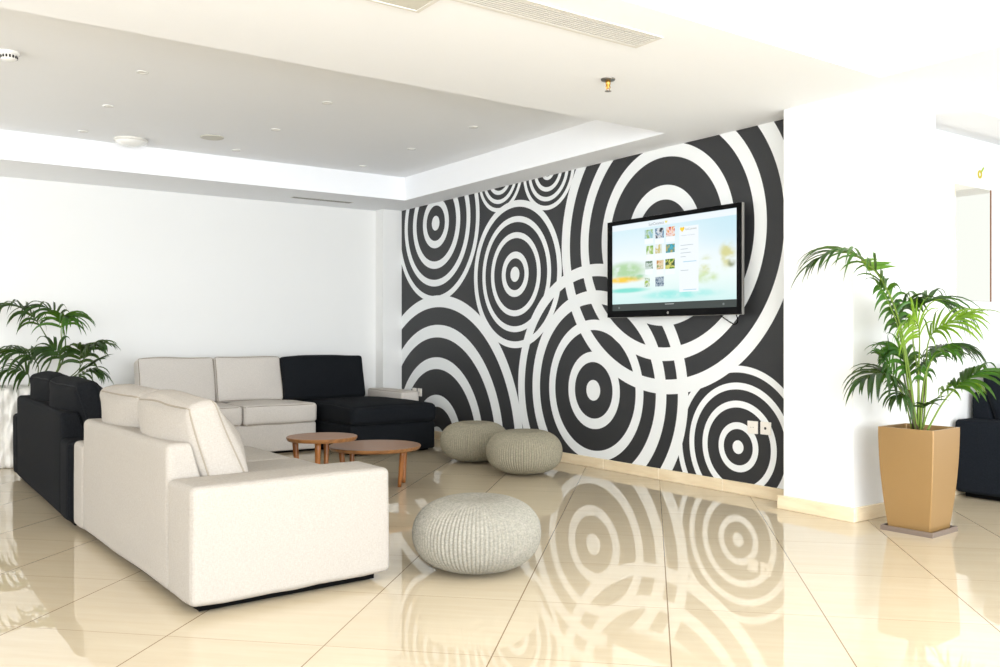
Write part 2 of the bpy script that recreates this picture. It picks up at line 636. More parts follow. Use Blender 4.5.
# ------------------------------------------------------------------ sofas
def make_sofa(name, label, loc, rz, w, fab, seam, n_seats, d=0.88, arm=0.22, arm_h=0.49, frame_h=0.64,
              seat_h=0.435, cush_h=0.40, cush_top=0.82, arms=(True, True), seed=1.0, seat_split=None, lean=0.27):
    t = thing(name, label, 'sofa', loc, rz)
    z0 = 0.034
    aw = arm if isinstance(arm, tuple) else (arm, arm)
    def hem(q):
        q = Vector(q)
        if q.z < 0.09:
            q.z += 0.003 * math.sin(q.x * 29 + q.y * 23 + seed) * (0.09 - q.z) / 0.07
        return q
    xa = aw[0] if arms[0] else 0.0
    xb = w - aw[1] if arms[1] else w
    bm, _ = rbox(((xa + xb) / 2, (0.16 + d - .035) / 2, (z0 + .262) / 2), ((xb - xa) / 2 + .004, (d - .195) / 2, (.262 - z0) / 2), 0.015, fn=hem)
    obj('base', bm, fab, t, True)
    for k, on in enumerate(arms):
        if not on:
            continue
        cx = aw[0] / 2 if k == 0 else w - aw[1] / 2
        hh = (aw[k] / 2, d / 2, (arm_h - z0) / 2)
        bm, sm = rbox((cx, d / 2, (arm_h + z0) / 2), hh, 0.028, (.004, .002, .004), 0.004, 2.5, seed + k, fn=hem)
        a = obj('arm', bm, fab, t, True)
        bm = bmesh.new()
        for s in (-1, 1):
            # welt seam along the top edges of the arm's outer and inner panel
            pts = []
            for f in range(25):
                pts.append(sm((s * hh[0], -hh[1] * .98 + 2 * hh[1] * .98 * f / 24, hh[2])))
            tube(bm, pts, 0.003, 6)
        pts = []
        for f in range(13):
            pts.append(sm((-hh[0], hh[1] * -1, -hh[2] + 2 * hh[2] * f / 12)))
        tube(bm, pts, 0.0025, 6)
        pts = [sm((hh[0], -hh[1], -hh[2] + 2 * hh[2] * f / 12)) for f in range(13)]
        tube(bm, pts, 0.0025, 6)
        obj('piping', bm, fab, a, True)
    # back frame: a wedge, thin at the top
    def wedge(q):
        q = hem(q)
        f = max(0, min(1, (q.z - .3) / (frame_h - .3)))
        if q.y > .06:
            q.y -= f * 0.085 * (q.y - .06) / .12
        return q
    hh = ((xb - xa) / 2 - .002, 0.10, (frame_h - z0) / 2)
    bm, _ = rbox(((xa + xb) / 2, 0.101, (frame_h + z0) / 2), hh, 0.03, (0, .004, .004), 0.003, 2, seed + 5, fn=wedge)
    obj('back_frame', bm, fab, t, True)
    # seat cushions
    edges = seat_split or [xa + (xb - xa) * i / n_seats for i in range(n_seats + 1)]
    for i in range(len(edges) - 1):
        a, c = edges[i] + .004, edges[i + 1] - .004
        hh = ((c - a) / 2, (d - .18 + .02) / 2, (seat_h - .266) / 2)
        bm, sm = rbox(((a + c) / 2, .18 + hh[1], (seat_h + .266) / 2), hh, 0.035, (.0, .012, .022), 0.006, 3, seed + 11 * i)
        sc = obj('seat_cushion', bm, fab, t, True)
        bm = bmesh.new()
        for s in (-1, 1):
            tube(bm, [sm(p) for p in seam_path(hh, 2, s)], 0.0035, 6, True)
        obj('piping', bm, seam, sc, True)
        # back cushion leaning on the frame
        ch = cush_h / 2
        hh = ((c - a) / 2 + .012, 0.064, ch)
        R = Matrix.Translation(((a + c) / 2, 0.245, seat_h - .012)) @ Matrix.Rotation(lean, 4, 'X')
        def lf(q, R=R, ch=ch):
            q = Vector(q)
            if q.y > 0:
                q.y *= 1 + .75 * max(0, 1 - q.z / (2 * ch))     # sags thicker towards the seat
            return R @ q
        bm, sm = rbox((0, 0, ch), hh, 0.036, (.004, .090, .022), 0.012, 3.0, seed + 3 + 7 * i, fn=lf, mid=10)
        bc = obj('back_cushion', bm, fab, t, True)
        bm = bmesh.new()
        for s in (-1, 1):
            tube(bm, [sm(p) for p in seam_path(hh, 1, s)], 0.0042, 6, True)
        obj('piping', bm, seam, bc, True)
    bm = bmesh.new()
    box(bm, .055, w - .055, .05, d - .055, .006, .05)
    obj('gap_shade', bm, M['foot'], t)  # black block added to darken the gap under the sofa
    for fx in (0.30, w - .30):
        for fy in (0.26, d - .26):
            bm = bmesh.new()
            lathe(bm, [(.022, 0), (.026, .038)], 16, (fx, fy, 0))
            obj('foot', bm, M['foot'], t)
    return t

make_sofa('sofa', 'light beige two-seat sofa seen from behind, its blank pale arm end nearest', (0.892, 5.385, 0),
          -PI / 2 + math.radians(2.6), 1.955, M['beige'], M['seam_light'], 2, d=0.885, arm=(.22, .29), arm_h=.50, seed=1.3, cush_top=.82)
make_sofa('sofa', 'charcoal fabric sofa standing end to end with the light beige sofa', (0.857, 7.735, 0),
          -PI / 2 + math.radians(0.3), 2.30, M['charcoal'], M['seam_dark'], 2, d=0.875, seed=4.1)
make_sofa('sofa', 'dark blue-grey sofa behind the tan planter by the mirror wall', (7.86, 3.085, 0),
          PI, 1.91, M['navy_fabric'], M['seam_dark'], 2, d=0.90, arm_h=.522, frame_h=.70, seat_h=.45, cush_h=.43, seed=9.0)

# corner sofa along the back wall: local x runs towards world -X
def corner_sofa():
    ox, oy = 4.565, 8.66
    t = thing('corner_sofa', 'long greige sofa on the back wall with a black chaise at its end', 'sofa', (ox, oy, 0), PI)
    L = lambda X: ox - X
    z0 = .036
    fab, seam, blk, bseam = M['grey_linen'], M['seam_light'], M['black_fabric'], M['seam_dark']
    D = 0.86
    xl = L(3.46)      # where chaise begins (local)
    w = L(1.66)
    arm = .235
    xs_ = L(3.405)
    bm, _ = rbox(((xs_ + w - arm) / 2, (.16 + D - .03) / 2, .15), ((w - arm - xs_) / 2, (D - .19) / 2, .128), .015)
    obj('base', bm, fab, t, True)
    # arms
    for (a0, a1, dd) in ((0.0, .21, .78), (w - arm, w, D)):
        hh = ((a1 - a0) / 2, dd / 2, (.525 - z0) / 2)
        bm, sm = rbox(((a0 + a1) / 2, dd / 2, (.525 + z0) / 2), hh, .028, (.004, .002, .004), .004, 2.5, a0)
        a = obj('arm', bm, fab, t, True)
        bm = bmesh.new()
        for s in (-1, 1):
            tube(bm, [sm((s * hh[0], -hh[1] * .98 + 2 * hh[1] * .98 * f / 24, hh[2])) for f in range(25)], .003, 6)
        tube(bm, [sm((hh[0] * (-1 + 2 * f / 8), hh[1], hh[2])) for f in range(9)], .003, 6)
        obj('piping', bm, seam, a, True)
    bm, _ = rbox(((.43 + w - arm) / 2, .10, (.62 + z0) / 2), ((w - arm - .43) / 2, .10, (.62 - z0) / 2), .03)
    obj('back_frame', bm, fab, t, True)
    seats = [(L(3.405), L(2.69)), (L(2.69), w - arm)]
    sh = .455
    for i, (a, c) in enumerate(seats):
        a += .004; c -= .004
        hh = ((c - a) / 2, (D - .17) / 2, (sh - .275) / 2)
        bm, sm = rbox(((a + c) / 2, .18 + hh[1], (sh + .275) / 2), hh, .035, (0, .015, .02), .007, 3, 20 + i)
        s_ = obj('seat_cushion', bm, fab, t, True)
        bm = bmesh.new()
        for s in (-1, 1):
            tube(bm, [sm(p) for p in seam_path(hh, 2, s)], .0035, 6, True)
        obj('piping', bm, seam, s_, True)
    for i, (a, c, m_, sm_) in enumerate(((L(4.165), L(3.265), blk, bseam), (L(3.265), L(2.61), fab, seam), (L(2.61), L(1.915), fab, seam))):
        a += .004; c -= .004
        ch = .22
        hh = ((c - a) / 2, .09, ch)
        R = Matrix.Translation(((a + c) / 2, .29, sh - .01)) @ Matrix.Rotation(.22, 4, 'X')
        def lf(q, R=R):
            return R @ Vector(q)
        bm, sm = rbox((0, 0, ch), hh, .03, (.006, .05, .012), .010, 3.2, 31 + i, fn=lf, mid=10)
        bc = obj('back_cushion', bm, m_, t, True)
        bc['label'] = 'black back cushion above the chaise' if i == 0 else 'greige back cushion'
        bm = bmesh.new()
        for s in (-1, 1):
            tube(bm, [sm(p) for p in seam_path(hh, 1, s)], .004, 6, True)
        obj('piping', bm, sm_, bc, True)
    # chaise
    ca, cb = .215, xl - .003
    CD = oy - 7.215
    bm, _ = rbox(((ca + cb) / 2, (.2 + CD) / 2, .15), ((cb - ca) / 2, (CD - .2) / 2, .128), .02)
    ch_ = obj('chaise', bm, blk, t, True)
    ch_['label'] = 'black fabric chaise base'
    hh = ((cb - ca) / 2 + .004, (CD - .17) / 2, (.452 - .275) / 2)
    bm, sm = rbox(((ca + cb) / 2, .20 + hh[1], (.452 + .275) / 2), hh, .05, (.0, .02, .03), .010, 3, 44)
    cc = obj('chaise_cushion', bm, blk, ch_, True)
    bm = bmesh.new()
    for s in (-1, 1):
        tube(bm, [sm(p) for p in seam_path(hh, 2, s)], .004, 6, True)
    obj('piping', bm, bseam, ch_, True)
    bm = bmesh.new()
    box(bm, .05, w - .05, .03, D - .05, .006, .05)
    box(bm, ca + .05, cb - .05, D - .05, CD - .05, .006, .05)
    obj('gap_shade', bm, M['foot'], t)  # added black blocks, shade below the hem put in as colour
    for fx, fy in ((.3, CD - .1), (cb - .1, CD - .1), (xl + .1, D - .1), (w - .1, D - .1), (w - .1, .1), (.1, .1)):
        bm = bmesh.new()
        lathe(bm, [(.022, 0), (.026, .038)], 16, (fx, fy, 0))
        obj('foot', bm, M['foot'], t)
    return t
corner_sofa()

# ------------------------------------------------------------------ poufs
def pouf_bm(R, H, ribs=92, sub=6, seed=0):
    prof = []
    n = 34
    for i in range(n + 1):
        a = -PI / 2 + PI * i / n
        ca, sa = math.cos(a), math.sin(a)
        r = R * abs(ca) ** 0.70
        z = H / 2 + H / 2 * math.copysign(abs(sa) ** 0.92, sa)
        if sa > 0:
            z -= 0.018 * max(0, 1 - r / (R * .55)) ** 1.5     # dimple at the gathered top
        prof.append((max(r, .004), max(z, 0.0)))
    def rf(a, z, r):
        k = abs(math.sin(a * ribs / 2))
        amp = .034 * min(1, r / (R * .45))
        w = 1 - amp * (1 - k ** .55)
        w += .010 * noise.noise(Vector((math.cos(a) * 2 + seed, math.sin(a) * 2, z * 4)))
        return w
    bm = bmesh.new()
    lathe(bm, prof, ribs * sub, (0, 0, 0), rfn=rf)
    return bm
GP = 'round knitted poufs'
p1 = obj('knitted_pouf', pouf_bm(.300, .340, seed=1), M['knit'], smooth=True)
p1.location = (2.285, 3.415, 0)
tag(p1, 'pale grey ribbed pouf standing alone on open tiles, nearest of three', 'pouf', GP)
p2 = obj('knitted_pouf', pouf_bm(.303, .350, seed=5), M['knit_dark'], smooth=True)
p2.location = (4.19, 5.585, 0)
p2.rotation_euler = (0, 0, 1.1)
tag(p2, 'grey ribbed pouf by the mural skirting, overlapping the pouf behind it', 'pouf', GP)
p3 = p2.copy()
C.objects.link(p3)
p3.location = (4.25, 6.385, 0)
p3.rotation_euler = (0, 0, 2.4)
tag(p3, 'taupe ribbed pouf next to the black chaise, farthest of three', 'pouf', GP)

# ------------------------------------------------------------------ coffee tables
RV = Vector((0.816, -0.578, 0))     # direction across the view, used only to turn the tables
def table(label, loc, R, H, th, legs, rz):
    t = thing('coffee_table', label, 'coffee table', loc, rz, 'round wooden coffee tables')
    bm = bmesh.new()
    lathe(bm, [(R * .965, H - th), (R * .992, H - th * .55), (R, H - th * .2), (R - .003, H)], 72)
    obj('tabletop', bm, M['walnut'], t, False)
    for (ax, ay, bx, by) in legs:
        bm = bmesh.new()
        n = 8
        pts = [Vector((ax, ay, H - th)).lerp(Vector((bx, by, 0)), i / n) for i in range(n + 1)]
        tube(bm, pts, [.021 - .007 * i / n for i in range(n + 1)], 14)
        obj('leg', bm, M['leg_wood'], t, True)
    return t
rz = math.atan2(RV.y, RV.x)
table('larger low round brown wooden table, tucked under the smaller one', (2.973, 5.782, 0), .335, .29, .026,
      [(.215, -.12, .19, -.10), (.205, .10, .20, .09), (-.225, -.12, -.205, -.11), (-.19, .12, -.185, .11)], rz)
table('smaller taller round brown wooden table overlapping the low one', (2.495, 5.64, 0), .24, .40, .026,
      [(-.19, .02, -.165, .02), (.01, -.185, .0, -.16), (-.005, .185, -.01, .165)], rz)

# ------------------------------------------------------------------ television
tv = thing('television', 'black flat-screen television hung on the ring mural, showing photo tiles', 'television', (4.72, 5.195, 1.234), -PI / 2)
tv.scale = (.997, 1, .976)
def emis(name, fn, strength=1.0):
    b = NB(name)
    col = fn(b)
    # glossy glass over a lit panel
    p = b.n('ShaderNodeBsdfPrincipled')
    p.inputs['Base Color'].default_value = (0.01, 0.01, 0.01, 1)
    p.inputs['Roughness'].default_value = 0.25
    p.inputs['Specular IOR Level'].default_value = 0.2
    b.put(p.inputs['Emission Color'], col)
    p.inputs['Emission Strength'].default_value = strength * 0.57
    b.link(p.outputs[0], b.out.inputs[0])
    return b.m
def flat_e(name, rgb, s=0.95):
    return emis(name, lambda b: lin(rgb), s)
def screen_fn(b):
    v = b.coords()
    x, y, z = b.sep(v)
    col = b.ramp(b.math('DIVIDE', z, .75), [(0.1, lin((205, 240, 238))), (.38, lin((236, 248, 246))), (.6, lin((240, 248, 252))), (.9, lin((214, 238, 246)))])
    right = b.smooth(x, .75, 1.25)
    up = b.smooth(z, .35, .62)
    col = b.mix(b.math('MULTIPLY', b.math('MULTIPLY', right, up), .7), col, lin((196, 230, 242)))
    n = b.noise(b.mapping(v, (7, 1, 12)), 1.0, 3)
    def blob(cx, cz, sx, sz, rgb, k, col, thr=(.35, .65)):
        dx = b.math('DIVIDE', b.math('SUBTRACT', x, cx), sx)
        dz = b.math('DIVIDE', b.math('SUBTRACT', z, cz), sz)
        d = b.math('SQRT', b.math('ADD', b.math('MULTIPLY', dx, dx), b.math('MULTIPLY', dz, dz)))
        m = b.math('MULTIPLY', b.math('SUBTRACT', 1.0, b.smooth(d, .3, 1.0)), b.smooth(n, *thr))
        return b.mix(b.math('MULTIPLY', m, k), col, lin(rgb))
    col = blob(.20, .37, .30, .09, (168, 208, 150), .9, col, (.2, .5))
    col = blob(.18, .295, .28, .035, (246, 206, 70), 1.0, col, (.2, .5))
    col = blob(.32, .31, .16, .03, (120, 190, 120), .8, col)
    col = blob(.22, .21, .30, .028, (130, 224, 210), 1.0, col, (.1, .4))
    col = blob(.75, .16, .5, .05, (150, 232, 226), .9, col, (.2, .6))
    col = blob(1.02, .36, .12, .09, (206, 212, 130), 1.0, col)
    col = blob(1.02, .27, .14, .06, (196, 220, 150), .8, col)
    col = blob(1.20, .42, .10, .13, (214, 212, 150), 1.0, col)
    col = blob(1.24, .36, .05, .05, (120, 130, 90), .8, col)
    return col
obj('bezel', (lambda bm: (
    box(bm, 0, 1.322, 0.0, .03, 0.0, .05), box(bm, 0, 1.322, 0.0, .03, .735, .768),
    box(bm, 0, .052, 0.0, .03, .05, .735), box(bm, 1.286, 1.322, 0.0, .03, .05, .735), bm)[-1])(bmesh.new()), M['tv_black'], tv)
obj('side_trim', B(-.002, 1.324, .010, .036, -.003, .771, bevel=.004), M['tv_silver'], tv)
obj('back_housing', B(.2, 1.12, .036, .085, .08, .70, bevel=.012), M['tv_black'], tv)
obj('wall_mount', (lambda bm: (box(bm, .40, .46, .085, .128, .15, .62), box(bm, .86, .92, .085, .128, .15, .62), box(bm, .35, .97, .112, .1275, .3, .48), bm)[-1])(bmesh.new()), M['steel'], tv)
sb = bmesh.new()
quad(sb, [(.052, .006, .104), (1.286, .006, .104), (1.286, .006, .735), (.052, .006, .735)])
screen = obj('screen', sb, emis('lit_screen_picture', screen_fn, .97), tv)
sb = bmesh.new()
quad(sb, [(.052, .006, .05), (1.286, .006, .05), (1.286, .006, .104), (.052, .006, .104)])
obj('task_bar', sb, flat_e('dark_task_bar', (62, 70, 68), .9), screen)
def patch(name, x0, x1, z0, z1, mat, y=.0052):
    bm = bmesh.new()
    quad(bm, [(x0, y, z0), (x1, y, z0), (x1, y, z1), (x0, y, z1)])
    return obj(name, bm, mat, screen)
patch('header_band', .053, 1.285, .688, .734, flat_e('header_pale', (238, 246, 252)), .0055)
patch('side_panel', .762, .944, .175, .655, flat_e('side_panel_white', (243, 249, 254)), .0055)
def thumb_mat(name, cs, sc=22, seed=0):
    def fn(b):
        v = b.mapping(b.coords(), (1, 0, 1), loc=(seed, 0, seed * .7))
        n = b.noise(v, sc, 3)
        k = len(cs)
        return b.ramp(b.smooth(n, .28, .72), [((i + .5) / k, lin(c)) for i, c in enumerate(cs)])
    return emis(name, fn, .9)
thumbs = [
    (.41, .50, .600, .667, [(150, 200, 210), (200, 225, 225), (150, 190, 110)]),
    (.518, .609, .592, .669, [(50, 60, 70), (235, 240, 245), (90, 130, 160)]),
    (.632, .718, .596, .667, [(240, 150, 40), (250, 240, 235), (220, 90, 60)]),
    (.428, .501, .477, .543, [(130, 180, 90), (190, 215, 140), (240, 248, 240)]),
    (.522, .590, .477, .545, [(240, 245, 245), (210, 190, 90), (230, 235, 220)]),
    (.629, .718, .474, .538, [(80, 180, 200), (60, 150, 160), (190, 180, 110)]),
    (.416, .495, .365, .425, [(90, 120, 90), (220, 235, 230), (150, 170, 150)]),
    (.535, .606, .356, .425, [(200, 140, 80), (245, 225, 190), (120, 150, 70)]),
    (.624, .718, .353, .427, [(90, 140, 40), (230, 225, 120), (60, 90, 50)]),
    (.410, .462, .229, .297, [(170, 200, 90), (235, 245, 240), (120, 160, 110)]),
    (.522, .609, .226, .299, [(60, 90, 120), (190, 205, 215), (110, 130, 150)]),
]
for i, (a, c, z0, z1, cs) in enumerate(thumbs):
    patch('photo_tile', a, c, z0, z1, thumb_mat('photo_tile_picture', cs, 26, 3.1 * i), .0048)
    if i < 9:
        patch('tile_caption', a, c, z0 - .042, z0 - .004, flat_e('caption_white', (246, 251, 253)), .005)
def text_bm(s, size):
    cu = bpy.data.curves.new('txt', 'FONT')
    cu.body = s
    cu.size = size
    o = bpy.data.objects.new('txt', cu)
    C.objects.link(o)
    bpy.context.view_layer.update()
    dg = bpy.context.evaluated_depsgraph_get()
    me = bpy.data.meshes.new_from_object(o.evaluated_get(dg))
    bm = bmesh.new()
    bm.from_mesh(me)
    bpy.data.objects.remove(o)
    bpy.data.curves.remove(cu)
    bpy.data.meshes.remove(me)
    return bm
def screen_text(s, x, z, size, mat):
    bm = text_bm(s, size)
    for v in bm.verts:
        v.co = Vector((x + v.co.x, .0046, z + v.co.y))
    return obj('lettering', bm, mat, screen)
ink = flat_e('screen_ink_grey', (126, 140, 140))
ink2 = flat_e('screen_ink_pale', (176, 190, 192))
screen_text('SunConnect', .452, .697, .032, ink)
screen_text('SunConnect', .818, .626, .022, flat_e('screen_ink_yellow_grey', (150, 150, 120)))
screen_text('Welcome to SunConnect', .775, .585, .013, ink2)
for k, wd in enumerate((.12, .07, .10, .05)):
    patch('text_line', .775, .775 + wd, .515 - .028 * k, .519 - .028 * k, ink2, .0046)
patch('text_line', .80, .925, .392, .398, flat_e('link_blue', (176, 216, 234)), .0046)
patch('text_line', .775, .85, .330, .334, ink2, .0046)
patch('text_line', .80, .925, .186, .192, flat_e('link_blue_pale', (184, 220, 236)), .0046)
def heart(cx, cz, s, mat):
    bm = bmesh.new()
    pts = []
    for i in range(40):
        t = 2 * PI * i / 40
        hx = 16 * math.sin(t) ** 3
        hz = 13 * math.cos(t) - 5 * math.cos(2 * t) - 2 * math.cos(3 * t) - math.cos(4 * t)
        pts.append((cx + hx * s / 32, .0044, cz + hz * s / 32))
    bm.faces.new([bm.verts.new(p) for p in pts])
    return obj('heart_mark', bm, mat, screen)
gold = flat_e('heart_yellow', (246, 208, 50))
heart(.791, .636, .044, gold)
heart(.633, .709, .026, flat_e('heart_pale_yellow', (238, 226, 130)))
for x_ in (.13, 1.17):
    bm = bmesh.new()
    lathe(bm, [(.009, 0), (.009, .0005)], 20)
    for v in bm.verts:
        v.co = Vector((x_ + v.co.x, .0046 - v.co.z, .074 + v.co.y))
    obj('task_icon', bm, flat_e('task_icon_grey', (120, 128, 126)), screen)
patch('text_line', .62, .71, .088, .092, flat_e('task_text', (205, 210, 210)), .0046)
bm = bmesh.new()
lathe(bm, [(.010, 0), (.010, .001)], 24)
for v in bm.verts:
    v.co = Vector((.654 + v.co.x, -v.co.z, .025 + v.co.y))
obj('maker_badge', bm, M['tv_silver'], tv)
bm = bmesh.new()
tube(bm, catmull([(1.06, .07, .02), (1.065, .1, -.005), (1.14, .115, -.055), (1.18, .115, -.066), (1.205, .11, -.04), (1.21, .075, .03)], 30), .004, 8)
obj('cable', bm, M['tv_black'], tv, True)

# ------------------------------------------------------------------ sockets
def socket(label, loc, hole, rz=-PI / 2):
    t = thing('wall_socket', label, 'wall socket', loc, rz, 'white wall sockets')
    obj('cover_plate', B(-.0425, .0425, -.009, 0, -.0425, .0425, bevel=.003), M['socket'], t)
    bm = bmesh.new()
    if hole:
        lathe(bm, [(.009, 0), (.009, .002)], 20)
        for v in bm.verts:
            v.co = Vector((v.co.x, -.009 - v.co.z, v.co.y))
        obj('hole', bm, M['socket_dark'], t)
    else:
        box(bm, -.024, .024, -.012, -.009, -.024, .024, bevel=.002)
        obj('insert', bm, M['socket'], t)
        bm = bmesh.new()
        for s in (-1, 1):
            lathe(bm, [(.0028, 0), (.0028, .0006)], 10, (s * .0095, 0, 0))
        for v in bm.verts:
            v.co = Vector((v.co.x, -.012 - v.co.z, v.co.y))
        obj('pin_hole', bm, M['socket_dark'], t)
    return t
socket('white two-pin wall socket on the lower-right mural ring', (W - .0005, 3.877, .468), False)
socket('white wall outlet plate with dark centre hole, beside the white column', (W - .0005, 3.77, .470), True)
socket('white wall socket directly behind the greige sofa arm', (W - .0005, 8.475, .475), False)
socket('white wall socket on the mural just past the greige sofa arm', (W - .0005, 8.36, .475), False)

# ------------------------------------------------------------------ ceiling fittings
def downlight():
    t = thing('downlight', '', 'downlight', (0, 0, 0), 0, 'recessed downlights in the far ceiling tray')
    bm = bmesh.new()
    lathe(bm, [(.037, -.001), (.037, -.006), (.027, -.004), (.023, -.0015)], 28, cap0=False, cap1=False)
    obj('trim_ring', bm, M['lamp_glass'], t, True)
    bm = bmesh.new()
    lathe(bm, [(.023, -.0012), (.012, -.0022)], 24)
    obj('lens', bm, M['vent_white'], t)
    return t
dl = downlight()
cols = [(1.36, 'left row'), (2.61, 'middle row'), (3.855, 'row by the mural')]
rows = [(5.81, 'nearest of the'), (6.80, 'middle one of the'), (7.75, 'farthest of the')]
first = True
for cx, cn in cols:
    for cy, rn in rows:
        lab = 'small white recessed downlight, %s %s' % (rn, cn)
        if first:
            dl.location = (cx, cy, ZR)
            dl['label'] = lab
            first = False
        else:
            dup(dl, (cx, cy, ZR), lab)
# surface lamp, speaker disc, smoke detector
t = thing('ceiling_lamp', 'white domed surface lamp on the far ceiling tray', 'ceiling lamp', (1.745, 7.84, ZR))
bm = bmesh.new(); lathe(bm, [(.135, -.001), (.135, -.018), (.125, -.022)], 40, cap0=False)
obj('lamp_base', bm, M['vent_white'], t, True)
bm = bmesh.new(); lathe(bm, [(.124, -.020), (.115, -.035), (.085, -.048), (.04, -.055), (.004, -.057)], 40, cap0=False)
obj('diffuser', bm, M['lamp_glass'], t, True)
t = thing('ceiling_disc', 'flat round cream cover disc beside the domed ceiling lamp', 'ceiling cover', (2.276, 7.365, ZR))
bm = bmesh.new(); lathe(bm, [(.095, -.0008), (.095, -.006), (.088, -.009)], 40, cap0=False)
obj('rim', bm, M['hatch'], t)
bm = bmesh.new(); lathe(bm, [(.086, -.0095), (.004, -.0085)], 40)
obj('cover', bm, M['hatch'], t)
t = thing('smoke_detector', 'white smoke detector with dark slots near the left ceiling edge', 'smoke detector', (.629, 5.853, ZR))
bm = bmesh.new(); lathe(bm, [(.058, -.001), (.058, -.014), (.05, -.02)], 36, cap0=False)
obj('base', bm, M['lamp_glass'], t, True)
bm = bmesh.new(); lathe(bm, [(.046, -.018), (.042, -.044), (.03, -.050), (.004, -.051)], 36, cap0=False)
obj('cap', bm, M['lamp_glass'], t, True)
bm = bmesh.new()
for i in range(16):
    a = 2 * PI * i / 16
    p = Vector((math.cos(a) * .0455, math.sin(a) * .0455, -.032))
    u = Vector((-math.sin(a), math.cos(a), 0)) * .005
    q = Vector((math.cos(a), math.sin(a), 0)) * .0015
    bmv = [p - u + q + Vector((0, 0, -.008)), p + u + q + Vector((0, 0, -.008)), p + u + q + Vector((0, 0, .008)), p - u + q + Vector((0, 0, .008))]
    quad(bm, bmv)
    quad(bm, [x - q * 2 for x in bmv][::-1])
obj('slot', bm, M['socket_dark'], t)
# sprinkler
t = thing('ceiling_sprinkler', 'small brass sprinkler head with a grey escutcheon under the white beam', 'sprinkler', (3.30, 3.627, ZB))
bm = bmesh.new(); lathe(bm, [(.040, -.0005), (.038, -.008), (.018, -.010)], 30, cap0=False)
obj('escutcheon', bm, M['steel'], t, True)
bm = bmesh.new(); lathe(bm, [(.014, -.008), (.014, -.03), (.010, -.034), (.006, -.05), (.004, -.055)], 20)
obj('body', bm, M['brass'], t, True)
bm = bmesh.new()
for s in (-1, 1):
    tube(bm, [(s * .011, 0, -.03), (s * .016, 0, -.045), (s * .008, 0, -.062), (0, 0, -.066)], .0025, 8)
obj('yoke_arm', bm, M['brass'], t, True)
bm = bmesh.new(); lathe(bm, [(.004, -.064), (.018, -.067), (.018, -.069), (.003, -.071)], 20)
obj('deflector', bm, M['steel'], t)
# long supply grille
t = thing('air_vent', 'long white slatted air grille in the beam near the sprinkler', 'air vent', (0, 0, ZB))
bm = bmesh.new()
gx0, gx1, gy0, gy1 = .6, 3.05, 2.965, 3.15
for q in ((gx0, gx1, gy0, gy0 + .022), (gx0, gx1, gy1 - .022, gy1), (gx0, gx0 + .022, gy0 + .022, gy1 - .022), (gx1 - .022, gx1, gy0 + .022, gy1 - .022)):
    box(bm, q[0], q[1], q[2], q[3], -.006, -.0005)
obj('frame', bm, M['vent_white'], t)
obj('backing', B(gx0 + .022, gx1 - .022, gy0 + .022, gy1 - .022, -.0025, -.0005), M['vent_slot'], t)
bm = bmesh.new()
k = 0
y = gy0 + .028
while y < gy1 - .026:
    box(bm, gx0 + .022, gx1 - .022, y, y + .0105, -.0055, -.003)
    y += .0185
obj('slat', bm, M['vent_white'], t)
# access hatch
t = thing('access_hatch', 'square cream access hatch in the beam beside the long air grille', 'ceiling hatch', (0, 0, ZB))
obj('door', B(1.36, 1.915, 3.18, 3.335, -.006, -.0008, bevel=.002), M['hatch'], t)
bm = bmesh.new()
for q in ((1.34, 1.935, 3.335, 3.352), (1.34, 1.935, 3.163, 3.18), (1.34, 1.36, 3.18, 3.335), (1.915, 1.935, 3.18, 3.335)):
    box(bm, *q, -.009, -.0005)
obj('frame', bm, M['vent_white'], t)
# slot diffuser over the corner sofa
t = thing('slot_diffuser', 'narrow slot air diffuser in the ceiling edge above the greige sofa', 'air vent', (0, 0, ZB))
bm = bmesh.new()
for q in ((3.45, 4.12, 8.50, 8.512), (3.45, 4.12, 8.588, 8.60), (3.45, 3.462, 8.512, 8.588), (4.108, 4.12, 8.512, 8.588)):
    box(bm, *q, -.0022, -.0004)
obj('frame', bm, M['vent_white'], t)
obj('backing', B(3.462, 4.108, 8.512, 8.588, -.0012, -.0004), plain('slot_grey', (96, 92, 84), .8), t)
bm = bmesh.new()
box(bm, 3.462, 4.108, 8.548, 8.552, -.002, -.0012)
obj('blade', bm, M['vent_white'], t)

# ------------------------------------------------------------------ mirror, decal
t = thing('mirror', 'tall narrow frameless mirror with a thin brown edge, above the dark sofa', 'mirror', (0, 3.12, 0))
obj('glass', B(6.02, 6.505, -.008, -.0005, 1.332, 2.13, bevel=.001, seg=1), M['mirror'], t)
obj('edge_strip', B(6.505, 6.513, -.012, -.0005, 1.332, 2.13), M['copper_edge'], t)
t = thing('wall_decal', 'tiny yellow round decal with a lime stalk, above the mirror', 'decal', (6.365, 3.12, 2.23))
bm = bmesh.new()
n = 28
ring = []
for i in range(n):
    a = 2 * PI * i / n
    ring.append([Vector((math.cos(a) * r, y, math.sin(a) * r)) for r, y in ((.030, -.001), (.030, -.004), (.014, -.004), (.014, -.001))])
for i in range(n):
    j = (i + 1) % n
    vi = [bm.verts.new(p) for p in ring[i]]
    vj = [bm.verts.new(p) for p in ring[j]]
    for k in range(4):
        bm.faces.new((vi[k], vi[(k + 1) % 4], vj[(k + 1) % 4], vj[k]))
bmesh.ops.remove_doubles(bm, verts=bm.verts[:], dist=1e-5)
obj('ring', bm, M['yellow'], t)
bm = bmesh.new()
box(bm, .0, .052, -.004, -.001, -.008, .008, bevel=.0015, seg=1)
bmesh.ops.rotate(bm, verts=bm.verts[:], cent=(0, 0, 0), matrix=Matrix.Rotation(-.75, 3, 'Y'))
bmesh.ops.translate(bm, verts=bm.verts[:], vec=(.018, 0, .018))
obj('stalk', bm, M['lime'], t)

